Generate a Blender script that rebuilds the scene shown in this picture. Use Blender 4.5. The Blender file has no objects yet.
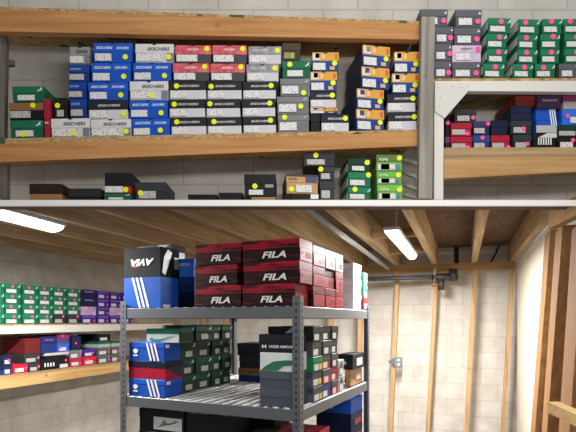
import bpy, bmesh, math, random
from mathutils import Vector, Matrix
random.seed(7)
scene = bpy.context.scene
COL = scene.collection
EYE = 1.65; F = 489.0; CX = 288.0; HZ = 320.0

# ------------------------------------------------------------------ camera
cam = bpy.data.cameras.new('camera'); camo = bpy.data.objects.new('camera', cam); COL.objects.link(camo)
camo.location = (0, 0, EYE); camo.rotation_euler = (math.pi/2, 0, 0)
cam.sensor_width = 36; cam.lens = 36*F/576; cam.shift_y = (HZ-216)/576; cam.clip_start = .05
scene.camera = camo
scene.view_settings.view_transform = 'Standard'; scene.view_settings.look = 'None'
scene.view_settings.gamma = 1; scene.view_settings.use_curve_mapping = False
scene.view_settings.exposure = 0.0

# ------------------------------------------------------------------ materials
def lin(c):
    if isinstance(c, str):
        c = [int(c[i:i+2], 16)/255 for i in (0, 2, 4)]
    return tuple(x/12.92 if x <= .04045 else ((x+.055)/1.055)**2.4 for x in c)
MATS = {}
def mat(c, rough=.55, metal=0.0, key=None):
    k = key or (c, rough, metal)
    if k in MATS: return MATS[k]
    m = bpy.data.materials.new('surface'); m.use_nodes = True
    b = m.node_tree.nodes['Principled BSDF']
    b.inputs['Base Color'].default_value = (*lin(c), 1)
    b.inputs['Roughness'].default_value = rough; b.inputs['Metallic'].default_value = metal
    MATS[k] = m
    return m
def nodes(name):
    m = bpy.data.materials.new(name); m.use_nodes = True
    t = m.node_tree
    return m, t, t.nodes['Principled BSDF']
def N(t, kind, **kw):
    n = t.nodes.new(kind)
    for k, v in kw.items():
        if k in n.inputs: n.inputs[k].default_value = v
        else: setattr(n, k, v)
    return n
def ramp(t, stops):
    r = t.nodes.new('ShaderNodeValToRGB'); e = r.color_ramp.elements
    while len(e) < len(stops): e.new(.5)
    for i, (p, c) in enumerate(stops):
        e[i].position = p; e[i].color = (*lin(c), 1)
    return r
def cardboard(c, var=.10, rough=.5):
    k = ('card', c, var, rough)
    if k in MATS: return MATS[k]
    m, t, b = nodes('printed_card')
    tc = N(t, 'ShaderNodeTexCoord'); nz = N(t, 'ShaderNodeTexNoise', Scale=9.0, Detail=3.0)
    t.links.new(tc.outputs['Object'], nz.inputs['Vector'])
    L = lin(c)
    r = t.nodes.new('ShaderNodeValToRGB'); e = r.color_ramp.elements
    e[0].position = .3; e[1].position = .7
    e[0].color = (*[x*(1-var) for x in L], 1); e[1].color = (*[min(1, x*(1+var)) for x in L], 1)
    t.links.new(nz.outputs['Fac'], r.inputs['Fac']); t.links.new(r.outputs['Color'], b.inputs['Base Color'])
    b.inputs['Roughness'].default_value = rough; b.inputs['Specular IOR Level'].default_value = .18
    MATS[k] = m
    return m
def wood(c0, c1, c2, axis='X', name='wood', rough=.75, sc=1.0):
    m, t, b = nodes(name)
    tc = N(t, 'ShaderNodeTexCoord'); mp = N(t, 'ShaderNodeMapping')
    s = {'X': (1.2, 22, 22), 'Y': (22, 1.2, 22), 'Z': (22, 22, 1.2)}[axis]
    mp.inputs['Scale'].default_value = [x*sc for x in s]
    nz = N(t, 'ShaderNodeTexNoise', Scale=1.5, Detail=6.0, Distortion=.6)
    t.links.new(tc.outputs['Object'], mp.inputs['Vector']); t.links.new(mp.outputs['Vector'], nz.inputs['Vector'])
    r = ramp(t, [(.28, c0), (.5, c1), (.72, c2)])
    t.links.new(nz.outputs['Fac'], r.inputs['Fac'])
    # knots
    vo = N(t, 'ShaderNodeTexVoronoi', Scale=3.3); t.links.new(tc.outputs['Object'], vo.inputs['Vector'])
    kr = ramp(t, [(.03, '4a2f18'), (.07, 'ffffff')]); t.links.new(vo.outputs['Distance'], kr.inputs['Fac'])
    mx = t.nodes.new('ShaderNodeMixRGB'); mx.blend_type = 'MULTIPLY'; mx.inputs['Fac'].default_value = .6
    t.links.new(r.outputs['Color'], mx.inputs['Color1']); t.links.new(kr.outputs['Color'], mx.inputs['Color2'])
    t.links.new(mx.outputs['Color'], b.inputs['Base Color'])
    bp = N(t, 'ShaderNodeBump', Strength=.25, Distance=.004)
    t.links.new(nz.outputs['Fac'], bp.inputs['Height']); t.links.new(bp.outputs['Normal'], b.inputs['Normal'])
    b.inputs['Roughness'].default_value = rough
    return m
def osb(c0, c1, c2, name='strand_board', sc=28.0, green=False):
    m, t, b = nodes(name)
    tc = N(t, 'ShaderNodeTexCoord'); mp = N(t, 'ShaderNodeMapping'); mp.inputs['Scale'].default_value = (1, 2.2, 2.2)
    vo = N(t, 'ShaderNodeTexVoronoi', Scale=sc); nz = N(t, 'ShaderNodeTexNoise', Scale=sc*.7, Detail=5.0, Distortion=1.5)
    t.links.new(tc.outputs['Object'], mp.inputs['Vector'])
    t.links.new(mp.outputs['Vector'], vo.inputs['Vector']); t.links.new(mp.outputs['Vector'], nz.inputs['Vector'])
    mx = t.nodes.new('ShaderNodeMixRGB'); mx.inputs['Fac'].default_value = .5
    t.links.new(vo.outputs['Color'], mx.inputs['Color1']); t.links.new(nz.outputs['Color'], mx.inputs['Color2'])
    bw = t.nodes.new('ShaderNodeRGBToBW'); t.links.new(mx.outputs['Color'], bw.inputs['Color'])
    r = ramp(t, [(.25, c0), (.5, c1), (.75, c2)])
    t.links.new(bw.outputs['Val'], r.inputs['Fac']); t.links.new(r.outputs['Color'], b.inputs['Base Color'])
    if green:
        n3 = N(t, 'ShaderNodeTexNoise', Scale=9.0, Detail=1.0); t.links.new(tc.outputs['Object'], n3.inputs['Vector'])
        gr = ramp(t, [(.66, '000000'), (.68, 'ffffff')]); t.links.new(n3.outputs['Fac'], gr.inputs['Fac'])
        m2 = t.nodes.new('ShaderNodeMixRGB'); m2.inputs['Color2'].default_value = (*lin('3f5a36'), 1)
        t.links.new(gr.outputs['Color'], m2.inputs['Fac']); t.links.new(r.outputs['Color'], m2.inputs['Color1']); t.links.new(m2.outputs['Color'], b.inputs['Base Color'])
    b.inputs['Roughness'].default_value = .85
    return m
def block(c, joint, name='painted_block', mortar=.006):
    m, t, b = nodes(name)
    tc = N(t, 'ShaderNodeTexCoord'); sp = N(t, 'ShaderNodeSeparateXYZ'); cb = N(t, 'ShaderNodeCombineXYZ')
    t.links.new(tc.outputs['Object'], sp.inputs['Vector'])
    t.links.new(sp.outputs['X'], cb.inputs['X']); t.links.new(sp.outputs['Z'], cb.inputs['Y'])
    br = N(t, 'ShaderNodeTexBrick'); br.offset = .5
    br.inputs['Scale'].default_value = 1; br.inputs['Brick Width'].default_value = .406; br.inputs['Row Height'].default_value = .203
    br.inputs['Mortar Size'].default_value = mortar; br.inputs['Mortar Smooth'].default_value = .6
    L = lin(c)
    br.inputs['Color1'].default_value = (*L, 1); br.inputs['Color2'].default_value = (*[x*.93 for x in L], 1)
    br.inputs['Mortar'].default_value = (*lin(joint), 1)
    t.links.new(cb.outputs['Vector'], br.inputs['Vector'])
    nz = N(t, 'ShaderNodeTexNoise', Scale=5.0, Detail=8.0); t.links.new(tc.outputs['Object'], nz.inputs['Vector'])
    r = ramp(t, [(.3, 'dcd8d0'), (.65, 'ffffff')]); t.links.new(nz.outputs['Fac'], r.inputs['Fac'])
    mx = t.nodes.new('ShaderNodeMixRGB'); mx.blend_type = 'MULTIPLY'; mx.inputs['Fac'].default_value = .7
    t.links.new(br.outputs['Color'], mx.inputs['Color1']); t.links.new(r.outputs['Color'], mx.inputs['Color2'])
    t.links.new(mx.outputs['Color'], b.inputs['Base Color'])
    n2 = N(t, 'ShaderNodeTexNoise', Scale=120.0, Detail=3.0); t.links.new(tc.outputs['Object'], n2.inputs['Vector'])
    ad = N(t, 'ShaderNodeMath', operation='MULTIPLY_ADD'); ad.inputs[1].default_value = -1.0
    t.links.new(br.outputs['Fac'], ad.inputs[0]); 
    ml = N(t, 'ShaderNodeMath', operation='MULTIPLY'); ml.inputs[1].default_value = .35
    t.links.new(n2.outputs['Fac'], ml.inputs[0]); t.links.new(ml.outputs[0], ad.inputs[2])
    bp = N(t, 'ShaderNodeBump', Strength=.5, Distance=.004)
    t.links.new(ad.outputs[0], bp.inputs['Height']); t.links.new(bp.outputs['Normal'], b.inputs['Normal'])
    b.inputs['Roughness'].default_value = .8
    return m
def label_mat(paper, ink, key):
    if key in MATS: return MATS[key]
    m, t, b = nodes('printed_label')
    tc = N(t, 'ShaderNodeTexCoord'); mp = N(t, 'ShaderNodeMapping'); mp.inputs['Scale'].default_value = (1, 1, 1)
    t.links.new(tc.outputs['Generated'], mp.inputs['Vector'])
    sp = N(t, 'ShaderNodeSeparateXYZ'); t.links.new(mp.outputs['Vector'], sp.inputs['Vector'])
    cb = N(t, 'ShaderNodeCombineXYZ')
    mx_ = N(t, 'ShaderNodeMath', operation='MULTIPLY'); mx_.inputs[1].default_value = 15; t.links.new(sp.outputs['X'], mx_.inputs[0])
    mz_ = N(t, 'ShaderNodeMath', operation='MULTIPLY'); mz_.inputs[1].default_value = 6; t.links.new(sp.outputs['Z'], mz_.inputs[0])
    t.links.new(mx_.outputs[0], cb.inputs['X']); t.links.new(mz_.outputs[0], cb.inputs['Y'])
    oi = N(t, 'ShaderNodeObjectInfo'); t.links.new(oi.outputs['Random'], cb.inputs['Z'])
    nz = N(t, 'ShaderNodeTexNoise', Scale=1.0, Detail=1.0); t.links.new(cb.outputs['Vector'], nz.inputs['Vector'])
    r = ramp(t, [(.6, paper), (.68, ink)]); t.links.new(nz.outputs['Fac'], r.inputs['Fac'])
    t.links.new(r.outputs['Color'], b.inputs['Base Color']); b.inputs['Roughness'].default_value = .45
    MATS[key] = m
    return m
def streak_mat(base, hot, key, sx=3.0, sz=60.0, lo=.5, hi=.75):
    if key in MATS: return MATS[key]
    m, t, b = nodes('streaked_print')
    tc = N(t, 'ShaderNodeTexCoord'); mp = N(t, 'ShaderNodeMapping'); mp.inputs['Scale'].default_value = (sx, sx, sz)
    t.links.new(tc.outputs['Object'], mp.inputs['Vector'])
    nz = N(t, 'ShaderNodeTexNoise', Scale=1.6, Detail=4.0, Distortion=.8); t.links.new(mp.outputs['Vector'], nz.inputs['Vector'])
    r = ramp(t, [(lo, base), (hi, hot)]); t.links.new(nz.outputs['Fac'], r.inputs['Fac'])
    t.links.new(r.outputs['Color'], b.inputs['Base Color']); b.inputs['Roughness'].default_value = .45; b.inputs['Specular IOR Level'].default_value = .25
    MATS[key] = m
    return m
LABEL = label_mat('dcdbda', '45454c', 'label_white')
LABEL_G = label_mat('b9b7b2', '2c2c30', 'label_grey')
YDOT = mat('e6f000', .5); PDOT = mat('ff4f9a', .5)
FILA_B = streak_mat('16090d', 'a01228', 'fila_body', 3, 60, .52, .8); FILA_L = streak_mat('2c0910', 'cc1e38', 'fila_lid', 3, 45, .36, .74)
FILA_E = streak_mat('a8142a', 'cf1f3a', 'fila_end', 4, 30, .4, .7)

# ------------------------------------------------------------------ mesh helpers
def obj(name, bm, m, parent=None):
    me = bpy.data.meshes.new(name); bm.to_mesh(me); bm.free()
    for x in (m if isinstance(m, (list, tuple)) else [m]): me.materials.append(x)
    o = bpy.data.objects.new(name, me); COL.objects.link(o)
    if parent: o.parent = parent
    return o
def add_box(bm, x0, x1, y0, y1, z0, z1, mi=0, bev=0):
    vs = [bm.verts.new(p) for p in ((x0,y0,z0),(x1,y0,z0),(x1,y1,z0),(x0,y1,z0),(x0,y0,z1),(x1,y0,z1),(x1,y1,z1),(x0,y1,z1))]
    fs = [bm.faces.new([vs[i] for i in q]) for q in ((0,3,2,1),(4,5,6,7),(0,1,5,4),(1,2,6,5),(2,3,7,6),(3,0,4,7))]
    for f in fs: f.material_index = mi
    if bev:
        es = list({e for f in fs for e in f.edges})
        bmesh.ops.bevel(bm, geom=es, offset=bev, segments=1, affect='EDGES')
    return vs
def bx(*a, **k):
    bm = bmesh.new(); add_box(bm, *a, **k); return bm
def add_prism(bm, pts, y0, y1, mi=0):
    """polygon in x,z extruded from y0 (front) to y1"""
    a = [bm.verts.new((p[0], y0, p[1])) for p in pts]; b = [bm.verts.new((p[0], y1, p[1])) for p in pts]
    fs = [bm.faces.new(a), bm.faces.new(b[::-1])]
    n = len(pts)
    for i in range(n): fs.append(bm.faces.new((a[(i+1) % n], a[i], b[i], b[(i+1) % n])))
    for f in fs: f.material_index = mi
    bmesh.ops.recalc_face_normals(bm, faces=fs)
def prism(pts, y0, y1):
    bm = bmesh.new(); add_prism(bm, pts, y0, y1); return bm
def add_tube(bm, p0, p1, r, n=10, r1=None):
    p0 = Vector(p0); p1 = Vector(p1); r1 = r if r1 is None else r1
    z = (p1-p0).normalized(); x = z.orthogonal().normalized(); y = z.cross(x)
    A = []; B = []
    for i in range(n):
        a = 2*math.pi*i/n; dv = x*math.cos(a)+y*math.sin(a)
        A.append(bm.verts.new(p0+dv*r)); B.append(bm.verts.new(p1+dv*r1))
    for i in range(n):
        f = bm.faces.new((A[i], A[(i+1) % n], B[(i+1) % n], B[i])); f.smooth = True
    bm.faces.new(A[::-1]); bm.faces.new(B)
def add_bar(bm, p0, p1, w, d, up=(0,0,1)):
    """rectangular bar from p0 to p1, w across, d along 'up'"""
    p0 = Vector(p0); p1 = Vector(p1); z = (p1-p0).normalized(); x = z.cross(Vector(up)).normalized(); y = x.cross(z)
    q = []
    for p in (p0, p1):
        for sx, sy in ((-1,-1),(1,-1),(1,1),(-1,1)): q.append(bm.verts.new(p+x*sx*w/2+y*sy*d/2))
    fs = [bm.faces.new([q[i] for i in f]) for f in ((0,3,2,1),(4,5,6,7),(0,1,5,4),(1,2,6,5),(2,3,7,6),(3,0,4,7))]
    bmesh.ops.recalc_face_normals(bm, faces=fs)
def thing(name, label, cat, loc=(0,0,0), rot=(0,0,0), group=None):
    o = bpy.data.objects.new(name, None); COL.objects.link(o); o.location = loc; o.rotation_euler = rot
    o.empty_display_size = .05
    return tag(o, label, cat, group)
LABELS = {}
def tag(o, label, cat, group=None):
    n = len(label.split())
    if not 4 <= n <= 16: print('LABEL LENGTH', n, label)
    if label in LABELS: print('LABEL TWICE', label)
    LABELS[label] = 1
    o['label'] = label; o['category'] = cat
    if group: o['group'] = group
    return o
def struct(name, bm, m, parent=None, loc=(0,0,0), rz=0):
    o = obj(name, bm, m, parent); o.location = loc; o.rotation_euler = (0,0,rz)
    o['kind'] = 'structure'
    return o

# ------------------------------------------------------------------ frames: a flat front with its own origin and heading
class Frame:
    def __init__(s, ox, oy, rz):
        s.ox, s.oy, s.rz = ox, oy, rz; s.c, s.s = math.cos(rz), math.sin(rz)
    def w(s, x, y, h=0):
        return Vector((s.ox + x*s.c - y*s.s, s.oy + x*s.s + y*s.c, EYE+h))
    def x_at(s, px, y):                     # along-front coordinate seen in column px, at depth y
        k = (px-CX)/F
        # ox + x c - y s = k (oy + x s + y c)
        return (k*(s.oy + y*s.c) - s.ox + y*s.s)/(s.c - k*s.s)
    def y_at(s, px, x):                     # depth seen in column px on the plane x = const
        k = (px-CX)/F
        return (k*(s.oy + x*s.s) - s.ox - x*s.c)/(-s.s - k*s.c)
    def h_at(s, py, x, y):
        return (HZ-py)/F*s.w(x, y).y
UP = Frame(0, 2.5, 0)
YAW = math.radians(19.7); SN, CS = math.sin(YAW), math.cos(YAW)
def UV(u, v, h=0): return Vector((CS*u+SN*v, -SN*u+CS*v, EYE+h))
ROOM = Frame(0, 0, -YAW)                    # x = u, y = v
b0 = UV(-3.85, 0); BENCH = Frame(b0.x, b0.y, math.pi/2-YAW)   # x = v, y = into the wall
RACKYAW = math.radians(24.8); Y0 = 2.7
RACK = Frame((300-CX)/F*Y0, Y0, -RACKYAW)   # x from -W to 0, y into the rack

# ------------------------------------------------------------------ lettering and marks
TXT = {}
def text_mesh(s, shear=0.0, bold=0.0):
    k = (s, shear, bold)
    if k in TXT: return TXT[k]
    cu = bpy.data.curves.new('lettering', 'FONT'); cu.body = s; cu.size = 1; cu.shear = shear; cu.offset = bold
    cu.resolution_u = 2; cu.extrude = 0
    o = bpy.data.objects.new('lettering', cu); COL.objects.link(o)
    bpy.context.view_layer.update()
    me = bpy.data.meshes.new_from_object(o.evaluated_get(bpy.context.evaluated_depsgraph_get()))
    bpy.data.objects.remove(o); bpy.data.curves.remove(cu)
    xs = [v.co.x for v in me.vertices]; ys = [v.co.y for v in me.vertices]
    x0, x1, y0, y1 = min(xs), max(xs), min(ys), max(ys)
    for v in me.vertices: v.co = ((v.co.x-x0)/(x1-x0), 0, (v.co.y-y0)/(y1-y0))
    me.name = 'lettering'
    TXT[k] = me
    return me
# a face of a box: 'front' (-Y), 'right' (+X), 'left' (-X).  returns matrix taking (across, out, up) to box space
def face_mat(face, w, d):
    if face == 'front': return Matrix.Translation((-w/2, 0, 0)), w
    if face == 'right': return Matrix.Translation((w/2, 0, 0)) @ Matrix.Rotation(math.pi/2, 4, 'Z'), d
    if face == 'left': return Matrix.Translation((-w/2, d, 0)) @ Matrix.Rotation(-math.pi/2, 4, 'Z'), d
CAT = [(0,.2),(.18,.35),(.45,.5),(.7,.75),(.85,.98),(1,.9),(.9,.72),(.85,.5),(.95,.2),(.82,.22),(.68,.42),(.5,.3),(.3,.2),(.15,0)]
SWOOSH = [(0,.15),(.12,0),(.35,.1),(1,.95),(.4,.35),(.15,.35),(.05,.6)]
def decorate(root, w, d, h, feats):
    out = .0012
    for ft in feats:
        kind, face = ft[0], ft[1]
        M, W = face_mat(face, w, d)
        lift = .0012
        if kind == 'label':
            _, _, x0, x1, z0, z1 = ft[:6]; m = ft[6] if len(ft) > 6 else LABEL
            o = obj('size_label', bx(0, (x1-x0)*W, -.0012, .0004, 0, (z1-z0)*h), m, root)
            o.matrix_local = M @ Matrix.Translation((x0*W, -lift, z0*h))
        elif kind == 'patch':
            _, _, x0, x1, z0, z1, m = ft[:7]
            o = obj(ft[7] if len(ft) > 7 else 'printed_panel', bx(0, (x1-x0)*W, -.0008, .0004, 0, (z1-z0)*h), m, root)
            o.matrix_local = M @ Matrix.Translation((x0*W, -lift, z0*h))
        elif kind == 'dot':
            _, _, fx, fz, r, m = ft
            bm = bmesh.new(); add_tube(bm, (0,-.0028,0), (0,0,0), r, 14)
            o = obj('price_sticker', bm, m, root); o.matrix_local = M @ Matrix.Translation((fx*W, -lift, fz*h))
        elif kind == 'notch':
            pts = [(.011*math.cos(a), .007*math.sin(a)) for a in [math.pi+math.pi*i/8 for i in range(9)]]
            o = obj('thumb_hole', prism(pts, -.0006, .0004), mat('141414'), root); o.matrix_local = M @ Matrix.Translation((W*.5, -lift, h))
        elif kind == 'text':
            _, _, s, x0, x1, z0, z1, m = ft[:8]; sh = ft[8] if len(ft) > 8 else 0; bo = ft[9] if len(ft) > 9 else .015; flip = len(ft) > 10 and ft[10]
            me = text_mesh(s, sh, bo).copy(); me.materials.clear(); me.materials.append(m)
            o = bpy.data.objects.new('lettering', me); COL.objects.link(o); o.parent = root
            T = Matrix.Translation((x0*W, -lift-.0014, z0*h)) @ Matrix.Diagonal(((x1-x0)*W, 1, (z1-z0)*h, 1))
            if flip: T = T @ Matrix.Translation((1, 0, 1)) @ Matrix.Rotation(math.pi, 4, 'Y')
            o.matrix_local = M @ T
        elif kind in ('cat', 'swoosh', 'poly'):
            _, _, x0, x1, z0, z1, m = ft[:7]
            pts = {'cat': CAT, 'swoosh': SWOOSH}.get(kind) or ft[7]
            o = obj('logo_mark' if kind != 'poly' else 'printed_panel', prism([(p[0]*(x1-x0)*W, p[1]*(z1-z0)*h) for p in pts], -.001, .0004), m, root)
            o.matrix_local = M @ Matrix.Translation((x0*W, -lift, z0*h))
        elif kind == 'stripes':
            _, _, x0, x1, z0, z1, lean, m = ft
            sw = (x1-x0)*W/5
            for i in range(3):
                bx0 = x0*W + i*2*sw
                pts = [(lean*W, (z1)*h), (lean*W+sw, z1*h), (sw, z0*h), (0, z0*h)]
                o = obj('stripe', prism([(p[0], p[1]) for p in pts], -.001, .0004), m, root)
                o.matrix_local = M @ Matrix.Translation((bx0, -lift, 0))
        elif kind == 'trefoil':
            _, _, fx, fz, s, m = ft
            bm = bmesh.new()
            for ang in (-38, 0, 38):
                a = math.radians(ang); pts = []
                for i in range(12):
                    q = 2*math.pi*i/12; ex, ez = .2*s*math.cos(q), .36*s*math.sin(q)+.3*s
                    pts.append((ex*math.cos(a)+ez*math.sin(a), -ex*math.sin(a)+ez*math.cos(a)))
                add_prism(bm, pts, -.0008-.0001*ang/38, .0004)
            add_box(bm, -.42*s, .42*s, -.001, .0004, -.45*s, -.25*s)
            o = obj('logo_mark', bm, m, root); o.matrix_local = M @ Matrix.Translation((fx*W, -lift, fz*h))

def make_box(frame, x0, x1, y, depth, h0, h1, lid, body, lidf, feats, label, group, roll=0, yaw=0, name='shoe_box', cat='shoebox'):
    w = x1-x0-.0016; h = h1-h0-.0008
    p = frame.w((x0+x1)/2, y, h0)
    root = thing(name, label, cat, p, (0, -roll, frame.rz+yaw), group)
    if lidf <= 0 or lidf >= 1:
        obj('box_body', bx(-w/2, w/2, 0, depth, 0, h, bev=.0018), body, root)
    else:
        hb = h*(1-lidf)
        obj('box_body', bx(-w/2+.0022, w/2-.0022, .0022, depth-.0022, 0, hb+.004, bev=.0012), body, root)
        obj('lid', bx(-w/2, w/2, 0, depth, hb, h, bev=.0018), lid, root)
    decorate(root, w, depth, h, feats)
    return root

# ------------------------------------------------------------------ box styles: (lid, body, lid share, features)
W_ = mat('e9e9ea', .5); NAVYTX = mat('2a3350'); BLK = mat('17171a', .5); WTX = mat('d9dadb', .5)
def V(a): return a+random.uniform(-.03, .03)
def S(kind, dot=None, dz=None):
    """style; dot = (fx, fz) of the price sticker"""
    C = cardboard
    fr = 'front'; f = []
    if kind == 'blue':
        lid = C('1c58c4'); body = C('1a52ba'); lf = .46
        f = [('text', fr, 'SKECHERS', .08, .5, .66, .8, W_, .2), ('text', fr, 'SKECHERS', .6, .92, .66, .79, W_, .2), ('label', fr, .05, .47, .06, .44), ('notch', fr)]
        dot = dot or (.83, .26)
    elif kind == 'dkblue':
        lid = C('173f92'); body = C('15397f'); lf = .46
        f = [('text', fr, 'SKECHERS', .08, .6, .66, .78, mat('a9b4cc'), .2), ('label', fr, .05, .75, .08, .42, LABEL_G)]
    elif kind == 'white':
        lid = C('d6d4d4'); body = C('cfcdce'); lf = .5
        f = [('text', fr, 'SKECHERS', .32, .9, .62, .8, NAVYTX, .2), ('label', fr, .03, .7, .06, .46), ('patch', fr, .83, .99, .05, .47, mat('6f7690')), ('notch', fr)]
        dot = dot or (.88, .28)
    elif kind == 'red':
        lid = streak_mat('c23a4c', 'd98088', 'pinkred', 14, 8, .35, .7); body = C('47484c'); lf = .52
        f = [('text', fr, 'SKECHERS', .34, .66, .68, .8, W_, .2), ('label', fr, .04, .62, .06, .44), ('notch', fr)]
        dot = dot or (.88, .78)
    elif kind == 'black':
        lid = C('26262b'); body = C('cdccd4'); lf = .5
        tx = (.24, .82) if not dot or dot[0] < .5 else (.14, .68)
        f = [('text', fr, 'SKECHERS', tx[0], tx[1], .66, .78, WTX, .2), ('label', fr, .04, .5, .06, .46, LABEL)]
        dot = dot or (.15, .72)
    elif kind == 'grey':
        lid = streak_mat('6e7077', 'b4b5bb', 'silver', 10, 6, .3, .7); body = C('cccbd0'); lf = .48
        f = [('text', fr, 'SKECHERS', .1, .6, .68, .8, WTX, .2), ('label', fr, .04, .55, .06, .46), ('notch', fr)]
        dot = dot or (.88, .74)
    elif kind == 'yellow':
        lid = C('d8a048'); body = C('1b468f'); lf = .46
        f = [('patch', fr, .02, .3, .58, .92, mat('dcd6c8')), ('patch', fr, .12, .28, .68, .92, mat('23356e')), ('patch', fr, .36, .48, .62, .88, mat('e6c083')),
             ('patch', fr, .86, .94, .66, .9, mat('cf5a2a')),
             ('label', fr, .03, .5, .05, .42), ('patch', fr, .66, .84, .06, .24, mat('dca27a')), ('notch', fr)]
        dot = dot or (.84, .4)
    elif kind == 'green':
        lid = C('1d6b4d'); body = C('195f44'); lf = .45
        f = [('cat', fr, .8, .95, .62, .92, W_), ('label', fr, .18, .72, .08, .42)]
    elif kind == 'pgreen':
        lid = C('1f7a55'); body = C('1a6b4a'); lf = .45
        f = [('cat', fr, .84, .98, .62, .92, W_), ('label', fr, .08, .72, .1, .46)]
        dot = dot or (.55, .74)
    elif kind == 'nbgrey':
        lid = C('7a7c7f'); body = C('73757a'); lf = .34
        f = [('label', fr, .06, .6, .12, .56), ('poly', fr, .78, .96, .74, .92, mat('9d9fa3'), [(0,0),(.5,0),(1,1),(.5,1)])]
        dot = dot or (.74, .42)
    elif kind == 'adgrey':
        lid = C('5b5e66'); body = C('565962'); lf = .42
        f = [('label', fr, .12, .62, .1, .5), ('poly', fr, .86, .96, .72, .86, W_, [(0,0),(1,0),(.6,1)])]
        dot = dot or (.84, .3)
    elif kind == 'darkgrey':
        lid = C('33373b'); body = C('2f3236'); lf = .42
        f = [('label', fr, .12, .68, .1, .5, LABEL_G)]
    elif kind == 'blackbox':
        lid = C('1b1b1f'); body = C('19191c'); lf = .45
    elif kind == 'brown':
        lid = C('4b3a2d'); body = C('43342a'); lf = .45
    return lid, body, lf, f, dot
ORD = ['first', 'second', 'third', 'fourth', 'fifth', 'sixth', 'seventh', 'eighth', 'ninth', 'tenth', 'eleventh', 'twelfth', 'thirteenth']
def rowname(i, n):
    if n == 1: return 'single box'
    if i == 0: return 'topmost'
    if i == n-1: return 'bottom'
    return ORD[i]+' from top'
DESC = dict(blue='blue shoebox', dkblue='dark blue shoebox', white='white shoebox', red='red-lidded shoebox', black='black-lidded white shoebox', grey='silver-lidded shoebox',
            yellow='yellow-lidded navy shoebox', green='green shoebox', pgreen='green shoebox', nbgrey='light grey shoebox', adgrey='slate grey shoebox', darkgrey='charcoal shoebox', blackbox='black shoebox', brown='brown shoebox')
def up_box(px0, px1, py0, py1, style, label, group, y=.015, depth=.30, base=None, dot='auto', dotm=YDOT, roll=0, yaw=0, dr=.0135, extra=(), lid=None, body=None, lf=None):
    L, B, l_, f, d0 = S(style)
    f = list(f)+list(extra)
    if dot == 'auto': dot = d0
    if dot: f.append(('dot', 'front', dot[0], dot[1], dr, dotm))
    x0, x1 = UP.x_at(px0, y), UP.x_at(px1, y)
    h1, h0 = UP.h_at(py0, 0, y), UP.h_at(py1, 0, y)
    if group == G4 and py1 > 147: h0 = UP.h_at(146.9, 0, 0)
    return make_box(UP, x0, x1, y, depth, h0, h1, lid or L, body or B, lf or l_, f, label, group, roll, yaw)

# ================================================================== UPPER ROOM
WALLW = block('d3d0ca', 'bdb9b2'); 
PINE = wood('a8723f', 'ba8650', 'c59460', 'X', 'pine_beam'); PINE_L = wood('7f6646', 'a3865f', 'b99c74', 'X', 'pale_pine')
OSBE = osb('86663f', 'b08d5c', 'd0b284'); OSBG = osb('8f6e46', 'b08d5c', 'c9ab7c', sc=55.0, green=True); DARKW_SHADE = wood('4a3524', '5a412c', '6b4f36', 'X', 'dark_plank_and_shade')
GREYW = wood('6f6b64', '8e897f', 'a8a399', 'Z', 'weathered_post')
WHITEP = mat('dcdad4', .6)
struct('wall_back', bx(-2.3, 2.3, 2.84, 2.92, EYE+.66, EYE+2.0), WALLW)
# ledge between the storeys: brown plank with a white painted nosing
struct('trim_1', bx(-2.3, 2.3, 2.44, 2.46, EYE+.570, EYE+.599), mat('f4f3f1', .6))
struct('trim_2', bx(-2.3, 2.3, 2.461, 2.62, EYE+.591, EYE+.599), wood('5a4230', '6f523a', '846446', 'X', 'ledge_plank'))
def upx(px, y=0): return UP.x_at(px, y)
def uph(py, y=0): return EYE+UP.h_at(py, 0, y)
def sloped(px0, px1, ya, yb, yc, yd, y0, y1):
    """front outline: top edge py ya (at px0) .. yb (px1), bottom edge yc .. yd"""
    return [(upx(px0), uph(yc)), (upx(px1), uph(yd)), (upx(px1), uph(yb)), (upx(px0), uph(ya))]
def wfy(pts, y0, y1): return prism(pts, 2.5+y0, 2.5+y1)
def shelf(label, px0, px1, edge, beam, depth, bm_, em_):
    r = thing('wooden_shelf', label, 'shelf', (0, 0, 0))
    (a, b, c, d) = edge
    obj('shelf_board', wfy(sloped(px0, px1, a, b, c, d, 0, 0), .0, depth), em_, r)
    (a2, b2) = beam
    obj('front_beam', wfy(sloped(px0, px1, c, d, a2, b2, 0, 0), -.004, .036), bm_, r)
    return r
shelf('top wooden shelf under the block wall, empty and with an orange beam', -40, 419, (6.5-1.4, 21, 10-1.2, 24), (31, 40), .33, PINE, OSBG)
shelf('long middle wooden shelf holding the stacks with yellow stickers', -40, 418.5, (139.4, 129.6, 145.5, 132.8), (164, 146.2), .33, PINE, OSBG)
# posts
def bar(name, label, pts3, w, d, m, cat='post'):
    bm = bmesh.new(); add_bar(bm, pts3[0], pts3[1], w, d, (0, 1, 0))
    o = obj(name, bm, m); return tag(o, label, cat)
def P(px, py, Y): return Vector(((px-CX)/F*Y, Y, EYE+(HZ-py)/F*Y))
bar('wooden_post', 'tall weathered grey post between long shelf and white bench', (P(427.3, 19, 2.46), P(424.2, 199.5, 2.46)), .066, .04, GREYW)
DKP = wood('4f4a42', '645e55', '787268', 'Z', 'dark_post')
lp = bar('wooden_post', 'weathered grey post at the left end of long shelf', (P(4, 37, 2.56), P(2, 139, 2.56)), .04, .03, DKP)
bm = bmesh.new(); add_bar(bm, P(-6, 66, 2.585), P(14, 63, 2.585), .03, .02, (0, 1, 0)); obj('strut', bm, DKP, lp)
bar('wooden_post', 'weathered grey post below left end of long shelf', (P(5, 163, 2.56), P(5, 199.5, 2.56)), .04, .03, DKP)
SLATW = wood('aaa59b', 'c2bdb3', 'd2cec6', 'X', 'pale_slat')
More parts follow.
